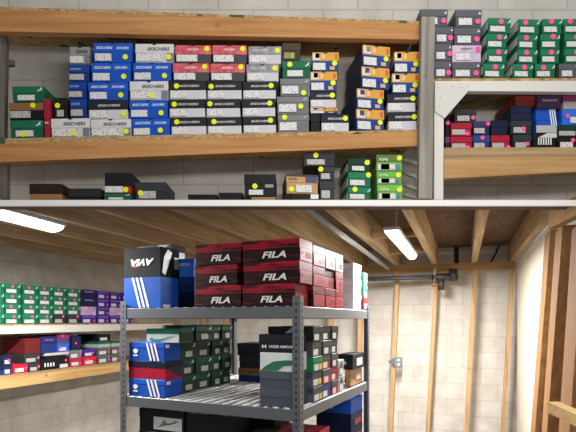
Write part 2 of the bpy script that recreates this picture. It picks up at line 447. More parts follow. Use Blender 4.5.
for i, (y0, y1) in enumerate(((160, 164), (172, 178), (184, 190), (194, 198.6))):
    bar('side_slat', f'{("uppermost","second","third","lowest")[i]} grey slat beside bright green boxes and grey post', (P(404, y0, 2.68), P(420, y1, 2.52)), .028, .012, SLATW, 'slat')['group'] = 'grey side slats'

G1 = 'shoeboxes on the long middle shelf'; G4 = ''
SLOPE = lambda py: (-.0217*(py-60)/77 if py > 60 else .01*(60-py)/20)
def stack(rows, sname, group, n_auto=True, **kw):
    n = len(rows)
    for i, r in enumerate(rows):
        px0, px1, py0, py1, st = r[:5]; o = dict(kw); 
        if len(r) > 5: o.update(r[5])
        desc = o.pop('desc', DESC[st])
        lab = o.pop('label', None) or f'{desc}, {rowname(i, n)} {"of" if n == 1 else "in"} {sname}'
        if 'roll' not in o: o['roll'] = -SLOPE((py0+py1)/2) if group == G1 else 0
        up_box(px0, px1, py0, py1, st, lab, group, **o)
red_card = cardboard('a02336'); 
stack([(12, 44, 86, 101.6, 'green', dict(dot=None, desc='dark green shoebox')),
       (9, 43, 102.4, 119.6, 'blackbox', dict(dot=(.72, .82), lid=cardboard('8a6244'), desc='brown-lidded black shoebox', extra=[('label', 'front', .04, .64, .1, .5, LABEL_G)])),
       (10, 43, 120, 138, 'green', dict(dot=(.42, .2), desc='green shoebox'))], 'the leftmost stack on long shelf', G1)
stack([(43.8, 50.6, 98.5, 137.6, 'blackbox', dict(dot=None, lid=red_card, body=red_card, lf=.5, depth=.24, label='narrow red box standing upright beside leftmost green stack', extra=[('text', 'front', 'RUNNING', .2, .8, .35, .4, W_)])),
       ], '', G1)
stack([(53.6, 67.6, 97.5, 117.8, 'blackbox', dict(dot=(.3, .6), label='small black box behind white box, beside upright red box', extra=[('label', 'front', .25, .75, .06, .38, LABEL_G)]))], '', G1)
stack([(69.3, 90, 46.5, 64, 'white', dict(dot=None, desc='grey shoebox', lid=cardboard('8f8d8c'), body=cardboard('8b8988'), y=.03)), (68.5, 89.5, 64.4, 81.3, 'dkblue', dict(dot=None, y=.03)), (68, 87, 81.6, 98.4, 'dkblue', dict(dot=None, y=.03)),
       (70, 87.3, 98.8, 117.4, 'dkblue', dict(dot=None, y=.03)), (51, 90, 118.2, 137.3, 'white', dict(dot=(.58, .24)))], 'second stack on long shelf', G1)
stack([(93, 132.2, 42.7, 62.1, 'blue'), (91, 130.8, 62.5, 81.6, 'blue'), (88, 128, 81.9, 100, 'blue'), (88.3, 128, 100.4, 118.7, 'black', dict(dot=(.9, .26))), (90.6, 131.3, 119, 136.6, 'white')],
      'third stack on long shelf', G1)
up_box(108, 137, 34.5, 43.9, 'brown', 'brown box on top of the third stack, under upper beam', G1, y=.06, depth=.22, dot=None)
stack([(135, 173.6, 43.6, 62.2, 'white'), (132.6, 171.3, 62.6, 80.6, 'blue'), (129.5, 168.3, 81, 99.7, 'white', dict(dot=(.57, .22))), (129.3, 168, 100, 117.8, 'blue'), (132, 170.2, 118.2, 135.8, 'blue', dict(dot=(.75, .3)))],
      'fourth stack on long shelf', G1)
stack([(175, 211.3, 45, 62.6, 'red'), (172.6, 209.4, 63, 80.8, 'red'), (169.2, 206.4, 81, 99, 'black', dict(dot=(.2, .72))), (169, 205.4, 99.3, 117, 'black'), (171, 206.6, 117.2, 134.9, 'black', dict(dot=(.17, .74)))],
      'fifth stack on long shelf', G1)
stack([(212, 247, 45, 63, 'red'), (210, 245.2, 63.3, 81, 'red'), (207, 242, 81.3, 98.8, 'black', dict(dot=(.12, .7))), (206, 240.6, 99.1, 116.9, 'black', dict(dot=(.12, .74))), (207.2, 242, 117.2, 134.1, 'black', dict(dot=(.2, .74)))],
      'sixth stack on long shelf', G1)
stack([(248.2, 281.5, 46, 63.6, 'grey'), (246.3, 279, 64, 81, 'grey'), (242.6, 276.4, 81.3, 98.6, 'black', dict(dot=(.85, .74))), (242, 275.8, 99, 116.2, 'black', dict(dot=(.83, .74))), (243, 276.6, 116.6, 133.3, 'black', dict(dot=(.83, .76)))],
      'seventh stack on long shelf', G1)
stack([(282, 301, 42.6, 60, 'brown', dict(dot=None, extra=[('patch', 'front', .1, .4, .08, .42, mat('8d8a70')), ('patch', 'front', .42, .66, .08, .42, mat('a0a63e'))])), (282, 311, 60.4, 77.8, 'green', dict(dot=(.27, .76))), (280, 310.8, 78.2, 95.8, 'nbgrey', dict(dot=(.77, .16))),
       (276.9, 309.4, 96.2, 114, 'nbgrey'), (277.8, 309.6, 114.3, 132.4, 'nbgrey', dict(dot=(.22, .84)))], 'eighth stack on long shelf', G1)
stack([(312, 339, 52, 71, 'yellow'), (310.4, 337.4, 71.3, 91, 'yellow'), (310, 336.8, 91.3, 107.5, 'black', dict(dot=(.84, .74))), (310, 338, 107.8, 113.4, 'yellow', dict(dot=None, lf=.6, desc='flat orange box'))
       ], 'ninth stack on long shelf', G1)
up_box(310.4, 320.4, 113.8, 131.6, 'blackbox', 'narrow black box under the ninth stack on long shelf', G1, dot=None)
up_box(320.9, 349.4, 113.8, 131.4, 'black', 'black-lidded white shoebox between flat orange box and navy stack', G1, depth=.15, dot=(.86, .74))
navyl = [('patch', 'left', .02, .98, .03, .98, mat('1a2848', .5), 'long_side')]
stack([(362, 391, 45.6, 66.8, 'yellow'), (361, 390.6, 67.2, 88.6, 'yellow'), (356.4, 385, 89, 109, 'yellow'), (356, 385.4, 109.3, 130.6, 'yellow')], 'tenth stack on long shelf', G1, yaw=math.radians(10), depth=.29, extra=navyl)
stack([(394, 420, 51.5, 72.8, 'yellow'), (392, 419.5, 73.2, 93.2, 'yellow'), (387.2, 416, 93.6, 111.6, 'black', dict(dot=(.9, .72))), (388, 417.4, 112, 130, 'black', dict(dot=(.9, .72)))], 'rightmost stack on long shelf', G1)

# boxes on the ledge under the long shelf
G2 = 'shoeboxes on the ledge below the long shelf'
LB = 200.2
tan = cardboard('b08a5e')
kw = dict(depth=.2, y=.0)
up_box(29, 62, 183.5, LB, 'blackbox', 'black and tan box, leftmost on the lower ledge', G2, dot=None, lf=.62, lid=cardboard('2b1f1b'), body=cardboard('a3714c'), **kw)
up_box(68, 101, 188.2, LB, 'blackbox', 'black box on lower ledge, second from left', G2, dot=None, lf=.7, lid=cardboard('2b2b2d'), **kw)
up_box(104.5, 131.5, 172.6, 193, 'blackbox', 'black-topped red box with label on lower ledge green box', G2, dot=(.8, .16), lf=.66, lid=cardboard('1e1a22'), body=cardboard('a8213a'), extra=[('label', 'front', .02, .7, .03, .33)], **kw)
up_box(103.5, 131, 193.4, LB, 'green', 'green box under the black-topped red box on ledge', G2, dot=None, **kw)
up_box(135, 166, 182, LB, 'darkgrey', 'charcoal box with yellow sticker on lower ledge', G2, dot=(.18, .4), lf=.5, **kw)
up_box(187.5, 217.5, 194.2, LB, 'blackbox', 'low black box on lower ledge, left of a pair', G2, dot=None, **kw)
up_box(218.5, 242.6, 192.4, LB, 'blackbox', 'low black box on lower ledge, right of a pair', G2, dot=None, **kw)
up_box(244, 276, 174, 196.6, 'blackbox', 'big black box with torn label on a tan box', G2, dot=(.34, .46), extra=[('label', 'front', .15, .6, .08, .3), ('patch', 'front', .66, .92, .4, .54, mat('8f9092'))], **kw)
up_box(251, 276, 196.9, LB, 'blackbox', 'tan box under big black box on lower ledge', G2, dot=None, lid=tan, body=tan, **kw)
up_box(286, 301, 174.6, 193.6, 'blackbox', 'dark maroon box end beside tan box on lower ledge', G2, dot=None, lid=cardboard('3a2119'), body=cardboard('3a2119'), **kw) if False else None
up_box(286, 318.6, 174.6, 193.6, 'blackbox', 'tan shoebox with navy corner and yellow sticker on ledge', G2, dot=(.16, .22), lf=.42, lid=cardboard('c39a66'), body=cardboard('c09866'),
       extra=[('label', 'front', .3, .8, .08, .46), ('patch', 'front', 0, 1, .9, 1, mat('2a1b17')), ('patch', 'front', .6, .98, .6, .9, mat('34406e')), ('text', 'front', 'DEXTER', .08, .34, .7, .82, NAVYTX), ('patch', 'left', .02, .98, .03, .98, mat('4a2c20'), 'long_side')], yaw=math.radians(6), **kw)
up_box(291, 320, 194, LB, 'blackbox', 'black box under the tan shoebox on lower ledge', G2, dot=None, extra=[('patch', 'front', .68, .95, .2, .95, W_)], **kw)
stack([(303, 335, 152.6, 166, 'darkgrey', dict(dot=(.4, .8))), (319, 335, 166.4, 180.4, 'darkgrey', dict(dot=(.1, .8))), (319.4, 335, 180.8, LB, 'darkgrey', dict(dot=None))], 'dark stack on lower ledge', G2, depth=.2, y=.02)
lim = [('patch', 'left', .02, .98, .05, .6, mat('c9c4bf', .6), 'long_side')]
stack([(347.6, 371, 158.4, 171.7, 'green', dict(dot=(.84, .7), lid=cardboard('14392b'), body=cardboard('12352a'), desc='very dark green shoebox')), (347.8, 371.4, 172, 186.8, 'pgreen', dict(dot=(.88, .82))), (347.6, 371.2, 187.1, LB, 'pgreen', dict(dot=(.3, .82)))],
      'white-sided green stack on lower ledge', G2, depth=.22, yaw=math.radians(5), extra=lim)
def lime(o, m): return dict(dot=o, lid=cardboard(m), body=cardboard('7fae4e'), extra=[('text', 'front', 'PUMA', .12, .45, .6, .78, W_), ('label', 'front', .06, .5, .06, .42), ('patch', 'front', .54, .9, .08, .36, mat('3e7fa0'))])
stack([(376, 402.6, 154.4, 171, 'green', dict(desc='olive-lidded lime shoebox', **lime((.88, .78), '5d7a3a'))), (376.5, 402, 171.3, 184, 'green', dict(desc='lime green shoebox', **lime((.86, .7), '6fb845'))), (377, 403, 184.3, LB, 'green', dict(desc='lime green shoebox', **lime((.86, .66), '74bd4a')))],
      'bright green stack on lower ledge', G2, depth=.22)

# white bench at the right
bench = thing('storage_bench', 'white-painted wooden bench right of the weathered grey post', 'bench', (0, 0, 0))
obj('bench_top', wfy(sloped(433, 640, 78.4, 78, 81.6, 81, 0, 0), 0, .33), OSBE, bench)
obj('front_rail', wfy(sloped(434.5, 640, 81.6, 81, 91.2, 92.4, 0, 0), -.004, .03), WHITEP, bench)
bm = bmesh.new(); add_prism(bm, [(upx(434.2), uph(84)), (upx(468.5), uph(84)), (upx(468.5), uph(91)), (upx(444), uph(119)), (upx(434.2), uph(112))], 2.488, 2.495)
for q in ((438, 88), (440, 97), (439, 106), (452, 87), (461, 88)):
    add_tube(bm, (upx(q[0]), 2.485, uph(q[1])), (upx(q[0]), 2.489, uph(q[1])), .006, 8)
obj('gusset_plate', bm, mat('d4d2cb', .6), bench)
obj('leg', wfy([(upx(434), uph(199.8)), (upx(443), uph(199.8)), (upx(443.6), uph(91)), (upx(434.2), uph(91))], -.004, .04), WHITEP, bench)
obj('lower_board', wfy(sloped(444, 640, 147.6, 147, 160, 155, 0, 0), .0, .33), PINE_L, bench)
obj('lower_beam', wfy(sloped(444, 640, 160, 155, 178.6, 168.5, 0, 0), -.002, .036), wood('a07848', 'b88f5b', 'c6a06c', 'X', 'bench_pine'), bench)
obj('back_plank', wfy(sloped(444, 640, 108, 108, 125, 125, 0, 0), .312, .333), DARKW_SHADE, bench)
G3 = 'shoeboxes on top of the white bench'
kp = dict(dotm=PDOT, dr=.0135)
stack([(420, 448, 9, 26, 'adgrey', dict(y=.02)), (434.2, 453.6, 26.3, 43.2, 'adgrey'), (434, 451.6, 43.5, 60.7, 'adgrey', dict(dot=(.9, .4))), (434, 451.4, 61, 77.9, 'adgrey')], 'first stack on white bench top', G3, **kp)
purp = streak_mat('b9a6c4', 'd8c6da', 'lilac', 12, 14, .3, .7)
stack([(455.2, 482, 9.5, 26.8, 'adgrey'), (454, 481, 27.2, 44.6, 'adgrey'), (452, 481.6, 45, 61.8, 'adgrey', dict(lid=purp, body=purp, desc='lilac marbled shoebox', dot=(.88, .76), extra=[('text', 'front', 'ENERGY', .3, .7, .72, .82, NAVYTX)])), (452, 480.6, 62.1, 77.9, 'adgrey')], 'second stack on white bench top', G3, **kp)
side = [('patch', 'left', .02, .98, .3, .85, mat('b9bcb8', .6), 'long_side')]
stack([(488, 511.6, 17.8, 33.2, 'pgreen'), (486, 507.5, 33.5, 48.2, 'pgreen', dict(dot=(.62, .74))), (487, 507.6, 48.5, 63, 'pgreen'), (483, 505, 63.3, 77.9, 'pgreen')], 'third stack on white bench top', G3, extra=side, yaw=.04, depth=.26, **kp)
stack([(518, 540.4, 19, 34, 'pgreen', dict(dot=(.32, .76))), (517.4, 538, 34.3, 48.7, 'pgreen', dict(dot=(.42, .74))), (517.2, 538, 49, 63.4, 'pgreen', dict(dot=(.44, .74))), (512.5, 533.6, 63.7, 77.9, 'pgreen')], 'fourth stack on white bench top', G3, extra=side, yaw=.04, depth=.26, **kp)
stack([(542, 562.5, 18.6, 33.6, 'pgreen', dict(dot=(.45, .8))), (540.4, 560.4, 33.9, 48.5, 'pgreen', dict(dot=(.62, .8))), (540.6, 559.6, 48.8, 63.2, 'pgreen'), (535, 555.4, 63.5, 77.9, 'pgreen', dict(dot=(.4, .7)))], 'fifth stack on white bench top', G3, depth=.28, **kp)
stack([(563.4, 585, 18.6, 33.4, 'pgreen', dict(dot=(.3, .8))), (564.6, 586, 33.7, 48.3, 'pgreen'), (564.4, 586, 48.6, 63, 'pgreen'), (559, 580, 63.3, 77.8, 'adgrey', dict(dot=(.9, .8)))], 'rightmost stack on white bench top', G3, depth=.28, **kp)
G4 = 'shoeboxes on the lower shelf of the white bench'
rd = cardboard('a61f35'); nv = cardboard('23284e'); lab = ('label', 'front', .06, .68, .1, .48, LABEL_G)
k4 = dict(dotm=PDOT, dr=.011, y=.05, depth=.25)
up_box(445.4, 450, 112.6, 136, 'blackbox', 'black box behind the white gusset, above purple box', G4, dot=(.5, .55), **k4)
up_box(445.4, 450, 136.3, 147.5, 'blackbox', 'sliver of purple box beside lower white bench leg', G4, dot=None, lid=cardboard('6a3a62'), body=nv, **k4)
stack([(454.4, 476.6, 109, 122.3, 'darkgrey', dict(dot=(.84, .34))), (450.6, 472, 122.6, 136, 'blackbox', dict(dot=(.78, .18), lid=rd, body=rd, extra=[lab], desc='red shoebox')), (450.6, 472.4, 136.3, 147.5, 'blackbox', dict(dot=(.78, .2), lid=rd, body=rd, extra=[lab], desc='red shoebox'))], 'left red stack on bench shelf', G4, **k4)
stack([(472.9, 490, 121, 134.7, 'blackbox', dict(dot=(.88, .8), lid=cardboard('3a3566'), body=nv, extra=[lab], desc='purple-navy shoebox')), (472.9, 490, 135, 147.5, 'blackbox', dict(dot=(.55, .82), lid=cardboard('27488c'), body=cardboard('243a78'), extra=[lab], desc='blue shoebox'))], 'second stack on bench shelf', G4, **k4)
stack([(491, 508, 120, 134.7, 'blackbox', dict(dot=None, lid=cardboard('171d3a'), body=cardboard('171d3a'), desc='dark navy box')), (491, 510, 135, 147.5, 'blackbox', dict(dot=(.9, .2), lid=rd, body=rd, extra=[lab], desc='red shoebox'))], 'third stack on bench shelf', G4, **k4)
stack([(510.8, 532, 106, 120, 'blackbox', dict(dot=None, lid=cardboard('1b2140'), body=cardboard('1b2140'), desc='dark navy box')), (510.8, 532, 120.3, 134.2, 'darkgrey', dict(dot=(.6, .4))), (513, 532, 134.5, 147.4, 'darkgrey', dict(dot=(.74, .4)))], 'fourth stack on bench shelf', G4, **k4)
up_box(515, 535.5, 94, 105.7, 'blackbox', 'dark red box on navy box on bench shelf', G4, dot=None, lid=cardboard('7a2a22'), body=cardboard('6a241e'), **k4)
k5 = dict(dotm=PDOT, dr=.011, y=.04, depth=.24)
up_box(533, 556.6, 133, 147.3, 'blackbox', 'black box with white bold print on bench shelf', G4, y=.045, depth=.24, dot=None, extra=[('text', 'front', 'IIIIII', .2, .78, .3, .7, W_), ('poly', 'front', .2, 1, .72, 1, mat('c9cfc9'), [(0,0),(1,0),(1,1),(.5,1)])])
up_box(536, 556.6, 108.6, 132.7, 'blackbox', 'royal blue box with three white stripes on bench shelf', G4, y=.045, depth=.24, dot=None, lf=.5, lid=cardboard('1f52b8'), body=cardboard('1f52b8'), extra=[('stripes', 'front', .74, 1.02, .3, 1, -.12, W_), ('patch', 'front', 0, 1, 0, .3, mat('b5b2b0'))])
stack([(563, 584, 95, 109, 'blackbox', dict(dot=None, lid=cardboard('7d2b55'), body=cardboard('9c9a98'), desc='magenta-lidded box')), (562, 584, 109.3, 124.6, 'blackbox', dict(dot=(.24, .55), lid=cardboard('2f6fe0'), body=cardboard('2f6fe0'), extra=[('label', 'front', .36, .95, .1, .5)], desc='bright blue shoebox')),
       (557.2, 583, 124.9, 136.8, 'blackbox', dict(dot=(.76, .3), lid=cardboard('17382c'), body=cardboard('17382c'), extra=[lab], desc='dark green shoebox')), (557.4, 583, 137.1, 147.3, 'blackbox', dict(dot=(.6, .75), extra=[('label', 'front', .1, .6, .05, .6)]))], 'rightmost stack on bench shelf', G4, **k5)
up_box(537, 561.6, 95, 108.3, 'blackbox', 'purple-brown printed box on royal blue box, bench shelf', G4, dot=None, y=.03, depth=.23, lid=cardboard('3c2740'), body=cardboard('332238'), extra=[('text', 'front', 'SAUCONY', .2, .85, .5, .68, mat('a08a98'))])

# ================================================================== LOWER ROOM
VB = 6.6; UL = -4.45; UR = .585; HJ = .70; HC = .93
BLOCKL = block('dcd7cf', 'c6c0b6', 'painted_block_low', .005)
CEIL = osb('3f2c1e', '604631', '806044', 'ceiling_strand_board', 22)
JOIST = wood('9a7c58', 'b3956d', 'c6aa84', 'Y', 'joist_lumber'); STUD = wood('a17c56', 'bd9668', 'cba87e', 'Z', 'stud_lumber')
def room_bm(u0, u1, v0, v1, h0, h1): return bx(u0, u1, v0, v1, h0, h1)
def rstruct(name, bm, m): return struct(name, bm, m, None, (0, 0, EYE), -YAW)
def rpoly(name, pts, h0, h1, m):
    bm = bmesh.new()
    a = [bm.verts.new((p[0], p[1], h0)) for p in pts]; b = [bm.verts.new((p[0], p[1], h1)) for p in pts]
    fs = [bm.faces.new(a[::-1]), bm.faces.new(b)]
    for i in range(len(pts)): fs.append(bm.faces.new((a[i], a[(i+1) % len(pts)], b[(i+1) % len(pts)], b[i])))
    bmesh.ops.recalc_face_normals(bm, faces=fs)
    return rstruct(name, bm, m)
vs = lambda u: (2.95+SN*u)/CS
rpoly('floor', [(UL-.1, .9), (UR+.3, .9), (UR+.3, VB+.1), (UL-.1, VB+.1)], -EYE-.08, -EYE, mat('55534f', .7))
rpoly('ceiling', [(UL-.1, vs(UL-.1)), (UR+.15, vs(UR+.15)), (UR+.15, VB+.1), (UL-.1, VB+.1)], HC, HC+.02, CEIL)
rstruct('wall_far', bx(UL-.1, UR+.3, VB, VB+.1, -EYE, HC), BLOCKL)
# left wall: built along its own length so that the courses run along it
o = struct('wall_left', bx(1.5, VB, 0, .1, -EYE, HC), BLOCKL, None, UV(UL, 0, 0), math.pi/2-YAW)
# right wall: pale plywood sheet
PLY = wood('d6cdb8', 'e0d8c6', 'e8e2d4', 'Z', 'pale_plywood', .7, .4)
lean = .0
rstruct('wall_right', bx(UR+.02, UR+.06, 3.66, VB-.2, -EYE, HJ), PLY)
# joists
js = [UR-.03] + [.126-.462*k for k in range(10)]
for i, u in enumerate(js):
    o = obj('ceiling_joist', bx(-.032, .032, vs(u)+.02-0, VB-.01, HJ, HC-.001), JOIST); o.location = UV(u, 0, 0); o.rotation_euler = (0, 0, -YAW)
    o['kind'] = 'structure'; o.name = f'trim_{i+3}'
rstruct('trim_20', bx(UL, UR, 6.37, 6.46, .61, .699), wood('8f6a42', 'ad8454', 'bf9967', 'X', 'plate_lumber'))
# ledger gap of daylight at the top of far wall, its light painted in as a pale strip
rstruct('trim_21', bx(-.55, UR-.1, VB-.012, VB-.001, .845, .875), mat('d8dde0', .6))
# wall studs (lean a little, like the rough framing in the place)
def stud(pxt, pyt, pxb, label, v=6.415, w=.05, d=.085):
    ut = ROOM.x_at(pxt, v); hb = -EYE
    Yb = ROOM.w(ROOM.x_at(pxb, v), v).y; hbm = (HZ-427)/F*Yb
    ub = ROOM.x_at(pxb, v); k = (ub-ut)/(.608-hbm); ubf = ut + k*(.608-hb)
    bm = bmesh.new()
    vs_ = []
    for (uc, hh) in ((ut, .609), (ubf, hb+.001)):
        for sx, sy in ((-1,-1),(1,-1),(1,1),(-1,1)): vs_.append(bm.verts.new((uc+sx*w/2, v+sy*d/2, hh)))
    fs = [bm.faces.new([vs_[i] for i in q]) for q in ((0,3,2,1),(4,5,6,7),(0,1,5,4),(1,2,6,5),(2,3,7,6),(3,0,4,7))]
    bmesh.ops.recalc_face_normals(bm, faces=fs)
    o = obj('wall_stud', bm, STUD); o.location = (0, 0, EYE); o.rotation_euler = (0, 0, -YAW)
    return tag(o, label, 'stud', 'pine wall studs')
stud(398, 270, 391, 'pine stud with the grey junction box on it')
stud(436.5, 270, 428, 'pine stud directly below the pipe valve')
stud(475, 270, 466, 'pine stud third from rack, bare block both sides')
stud(512.5, 268, 503, 'dark-edged pine stud in the corner by pale plywood', w=.045)
for i, px in enumerate((147, 176, 203, 226, 332, 361)):
    stud(px, 270, px-2, ('pine stud seen behind green boxes, nearest the left bench', 'pine stud behind green boxes, second from left bench', 'pine stud behind green boxes, third from left bench', 'pine stud behind the rightmost column of green boxes', 'pine stud seen between red-label column and black box', 'pine stud seen at the rack far right post')[i])
# right door framing
DOORW = wood('7f5a34', '976c40', 'a87c4e', 'Z', 'door_frame_lumber')
def uvpx(px, u): return ROOM.y_at(px, u)
def post(name, pxt, pxb, wv, label, u0=UR-.03, u1=UR+.06, ht=.49, m=DOORW):
    v = uvpx((pxt), UR-.03); v2 = uvpx(pxb, UR-.03)
    # px pxt near y 230, pxb near y 427 : lean in v
    ht_ = ht; Yb = ROOM.w(UR-.03, v2).y; hb_ = (HZ-427)/F*Yb
    k = (v2-v)/(ht_-hb_); vb = v + k*(ht_+EYE)
    bm = bmesh.new(); q = []
    for (vc, hh) in ((v, ht_), (vb, -EYE+.001)):
        for a, b in ((u0, vc-wv), (u1, vc-wv), (u1, vc), (u0, vc)): q.append(bm.verts.new((a, b, hh)))
    fs = [bm.faces.new([q[i] for i in f]) for f in ((0,3,2,1),(4,5,6,7),(0,1,5,4),(1,2,6,5),(2,3,7,6),(3,0,4,7))]
    bmesh.ops.recalc_face_normals(bm, faces=fs)
    o = obj(name, bm, m); o.location = (0, 0, EYE); o.rotation_euler = (0, 0, -YAW)
    return tag(o, label, 'post')
post('frame_post', 545, 531, .24, 'dark pine post at the edge of the pale plywood wall', ht=.61)
post('frame_post', 559.5, 545, .22, 'second pine post, between dark post and frame edge', u0=UR-.05, ht=.54)
post('frame_post', 572, 559, .3, 'nearest pine post at the right frame edge', u0=UR-.03, u1=UR+.06, ht=.49)
bm = bmesh.new(); add_bar(bm, P(553, 220, 2.9), P(590, 200.5, 2.36), .05, .1)
tag(obj('door_header', bm, wood('a5763f', 'bf9052', 'cda468', 'X', 'header_lumber')), 'pine header board across the tops of right posts', 'board')
bm = bmesh.new(); add_bar(bm, P(553, 407, 2.5), P(590, 424, 2.2), .06, .055)
tag(obj('cross_rail', bm, wood('c89a62', 'd8b078', 'e2c08c', 'X', 'rail_lumber')), 'short pale pine rail sticking out at lower right', 'rail')

# strip lights
def strip_light(label, p0, p1, w, strength, glow):
    p0 = Vector(p0); p1 = Vector(p1); L = (p1-p0).length; mid = (p0+p1)/2; rz = math.atan2((p1-p0).y, (p1-p0).x)
    r = thing('strip_light', label, 'light', mid, (0, 0, rz), 'ceiling strip lights')
    obj('housing', bx(-L/2, L/2, -w*.6, w*.6, .022, .05, bev=.004), mat('d8d8d6', .5), r)
    for q in (-.3, .3): obj('hanger', bx(q*L-.006, q*L+.006, -.006, .006, .05, HC-.66-.001), mat('b9b9b6'), r)
    m, t, b = nodes('lit_diffuser'); b.inputs['Emission Color'].default_value = (1, .97, .92, 1); b.inputs['Emission Strength'].default_value = strength
    bm = bmesh.new(); n = 8; A = []; B = []
    for i in range(n+1):
        a = math.pi*i/n
        A.append(bm.verts.new((-L/2+.01, -w/2*math.cos(a), .022-.04*math.sin(a)))); B.append(bm.verts.new((L/2-.01, -w/2*math.cos(a), .022-.04*math.sin(a))))
    for i in range(n): f = bm.faces.new((A[i], B[i], B[i+1], A[i+1])); f.smooth = True
    bm.faces.new(A); bm.faces.new(B[::-1]); bm.faces.new((A[0], A[n], B[n], B[0]))
    bmesh.ops.recalc_face_normals(bm, faces=bm.faces[:])
    obj('diffuser', bm, m, r)
    la = bpy.data.lights.new('tube_glow', 'AREA'); la.shape = 'RECTANGLE'; la.size = L; la.size_y = w; la.energy = glow*L; la.color = (1, .975, .94)
    lo = bpy.data.objects.new('tube_glow', la); COL.objects.link(lo); lo.location = mid+Vector((0, 0, -.03)); lo.rotation_euler = (0, 0, rz)
def on_h(px, py):
    """point seen at px,py that lies in the horizontal plane just under the joists"""
    Y = .66*F/(HZ-py); return P(px, py, Y)
strip_light('bright strip light at ceiling over the far wall pipes', on_h(391, 233), on_h(412, 258), .10, 7, 95)
strip_light('bright strip light at ceiling over the left bench', on_h(-8, 214), on_h(55, 230), .17, 7, 185)

# pipes
def h_pt(px, py, h): 
    Y = h*F/(HZ-py); return P(px, py, Y)
PIPEG = mat('b4b6b8', .4, .15); PIPEB = mat('55565a', .5, .3)
bm = bmesh.new(); add_tube(bm, h_pt(300, 204, .655), h_pt(388, 268.5, .655), .022, 12)
tag(obj('conduit_pipe', bm, PIPEG), 'long grey pipe running under the joists above rack', 'pipe')
r = thing('black_pipe', 'dark iron pipe with valve along far wall under the plate', 'pipe', P(410, 279, 5.9))
def loc(o, r): o.location = -r.location
bm = bmesh.new(); add_tube(bm, P(368, 279, 6.05), P(455, 276.5, 5.95), .028, 12); o = obj('pipe_run', bm, PIPEB, r); loc(o, r)
bm = bmesh.new(); add_tube(bm, P(433, 277.5, 5.93), P(457, 276.5, 5.93), .045, 12); add_tube(bm, P(441, 278, 5.93), P(441, 290, 5.93), .04, 10); add_tube(bm, P(453, 269, 5.93), P(453, 281, 5.93), .05, 10)
o = obj('valve_fitting', bm, mat('4b4744', .5, .5), r); loc(o, r)
bm = bmesh.new(); add_tube(bm, P(432, 286, 5.88), P(439, 286, 5.88), .012, 8); o = obj('valve_handle', bm, mat('8a5a3a', .5), r); loc(o, r)
bm = bmesh.new(); add_tube(bm, P(434.5, 268, 5.9), P(434.5, 281, 5.9), .01, 8); o = obj('hanger_rod', bm, PIPEG, r); loc(o, r)
# blocking between joists, strap, cable, junction box
BLK_W = wood('8a6742', 'a98558', 'bf9c6c', 'X', 'blocking_lumber')
def blocking(uA, uB, v, h0, h1, label):
    o = obj('blocking', bx(uA+.034, uB-.034, v, v+.045, h0, h1), BLK_W); o.location = (0, 0, EYE); o.rotation_euler = (0, 0, -YAW)
    tag(o, label, 'blocking')
blocking(js[3], js[2], 4.3, .72, .80, 'wooden blocking between joists just before right strip light')
blocking(js[3], js[2], 5.4, .72, .80, 'wooden blocking between joists behind right strip light')
blocking(js[9], js[8], 5.0, .74, .86, 'dark wooden blocking between joists over left bench')
bm = bmesh.new(); add_bar(bm, P(456.5, 238, 6.22), P(456.5, 264, 6.22), .05, .02, (0, 1, 0)); tag(obj('hanging_strap', bm, mat('26282c')), 'black vertical strap hanging before the far wall top', 'strap')
bm = bmesh.new()
pts = [P(500, 238, 6.0), P(499, 246, 6.0), P(495, 255, 6.0), P(491, 262, 6.0)]
for a, b in zip(pts, pts[1:]): add_tube(bm, a, b, .012, 6)
tag(obj('hanging_cable', bm, mat('2a2a2c')), 'dark thin cable hanging near the far right corner', 'cable')
sp = ROOM.w(ROOM.x_at(396.5, 6.36), 6.36, 0); hj = (HZ-362)/F*sp.y
jb = thing('junction_box', 'grey metal junction box on the far wall stud', 'electrical box', (sp.x, sp.y, EYE+hj), (0, 0, -YAW))
obj('cover', bx(-.03, .075, -.02, .012, -.065, .065, bev=.006), mat('8e9296', .4, .5), jb)
bm = bmesh.new(); add_tube(bm, (.03, -.026, .028), (.03, -.02, .028), .018, 10); add_tube(bm, (.03, -.026, -.028), (.03, -.02, -.028), .018, 10); obj('outlet_socket', bm, mat('d5d5d2'), jb)
bm = bmesh.new(); add_prism(bm, [(-.1, -.012), (-.03, -.05), (-.03, .05), (-.1, .012)], -.012, .006); obj('mounting_bracket', bm, mat('7d8286', .4, .6), jb)

# ---------------------------------------------------------------- left bench with boxes
bw = thing('storage_bench', 'long white-railed bench along the left block wall', 'bench', BENCH.w(0, 0, 0), (0, 0, BENCH.rz))
V0, V1 = 2.6, 5.95
obj('bench_top', bx(V0, V1, 0, .58, -.052, -.038), OSBE, bw)
obj('front_rail', bx(V0, V1, -.004, .03, -.125, -.0522), WHITEP, bw)
obj('lower_board', bx(V0, V1-.35, 0, .58, -.515, -.495), PINE_L, bw)
obj('lower_beam', bx(V0, V1-.35, -.002, .036, -.615, -.5152), wood('b58a52', 'cda368', 'dab67e', 'X', 'low_bench_pine'), bw)
obj('shade_strip', bx(V0, V1-.35, .54, .585, -.70, -.5152), DARKW_SHADE, bw)  # dark strip on the wall, painted stand-in for the shade below the board
bm = bmesh.new(); add_box(bm, V1-.46, V1-.38, -.003, .05, -EYE+.002, -.126); obj('leg', bm, mat('bdbab3', .6), bw)
bm = bmesh.new(); add_box(bm, V0+.1, V0+.18, -.003, .05, -EYE+.002, -.126); obj('leg', bm, WHITEP, bw)
bm = bmesh.new(); add_bar(bm, (V1-.42, .02, -.42), (V1-.06, .02, -.13), .03, .07, (0, 1, 0)); obj('brace', bm, wood('b58a52', 'cda368', 'dab67e', 'X', 'brace_pine'), bw)
GB = 'shoeboxes on top of the left bench'; GL = 'shoeboxes on the left bench lower shelf'
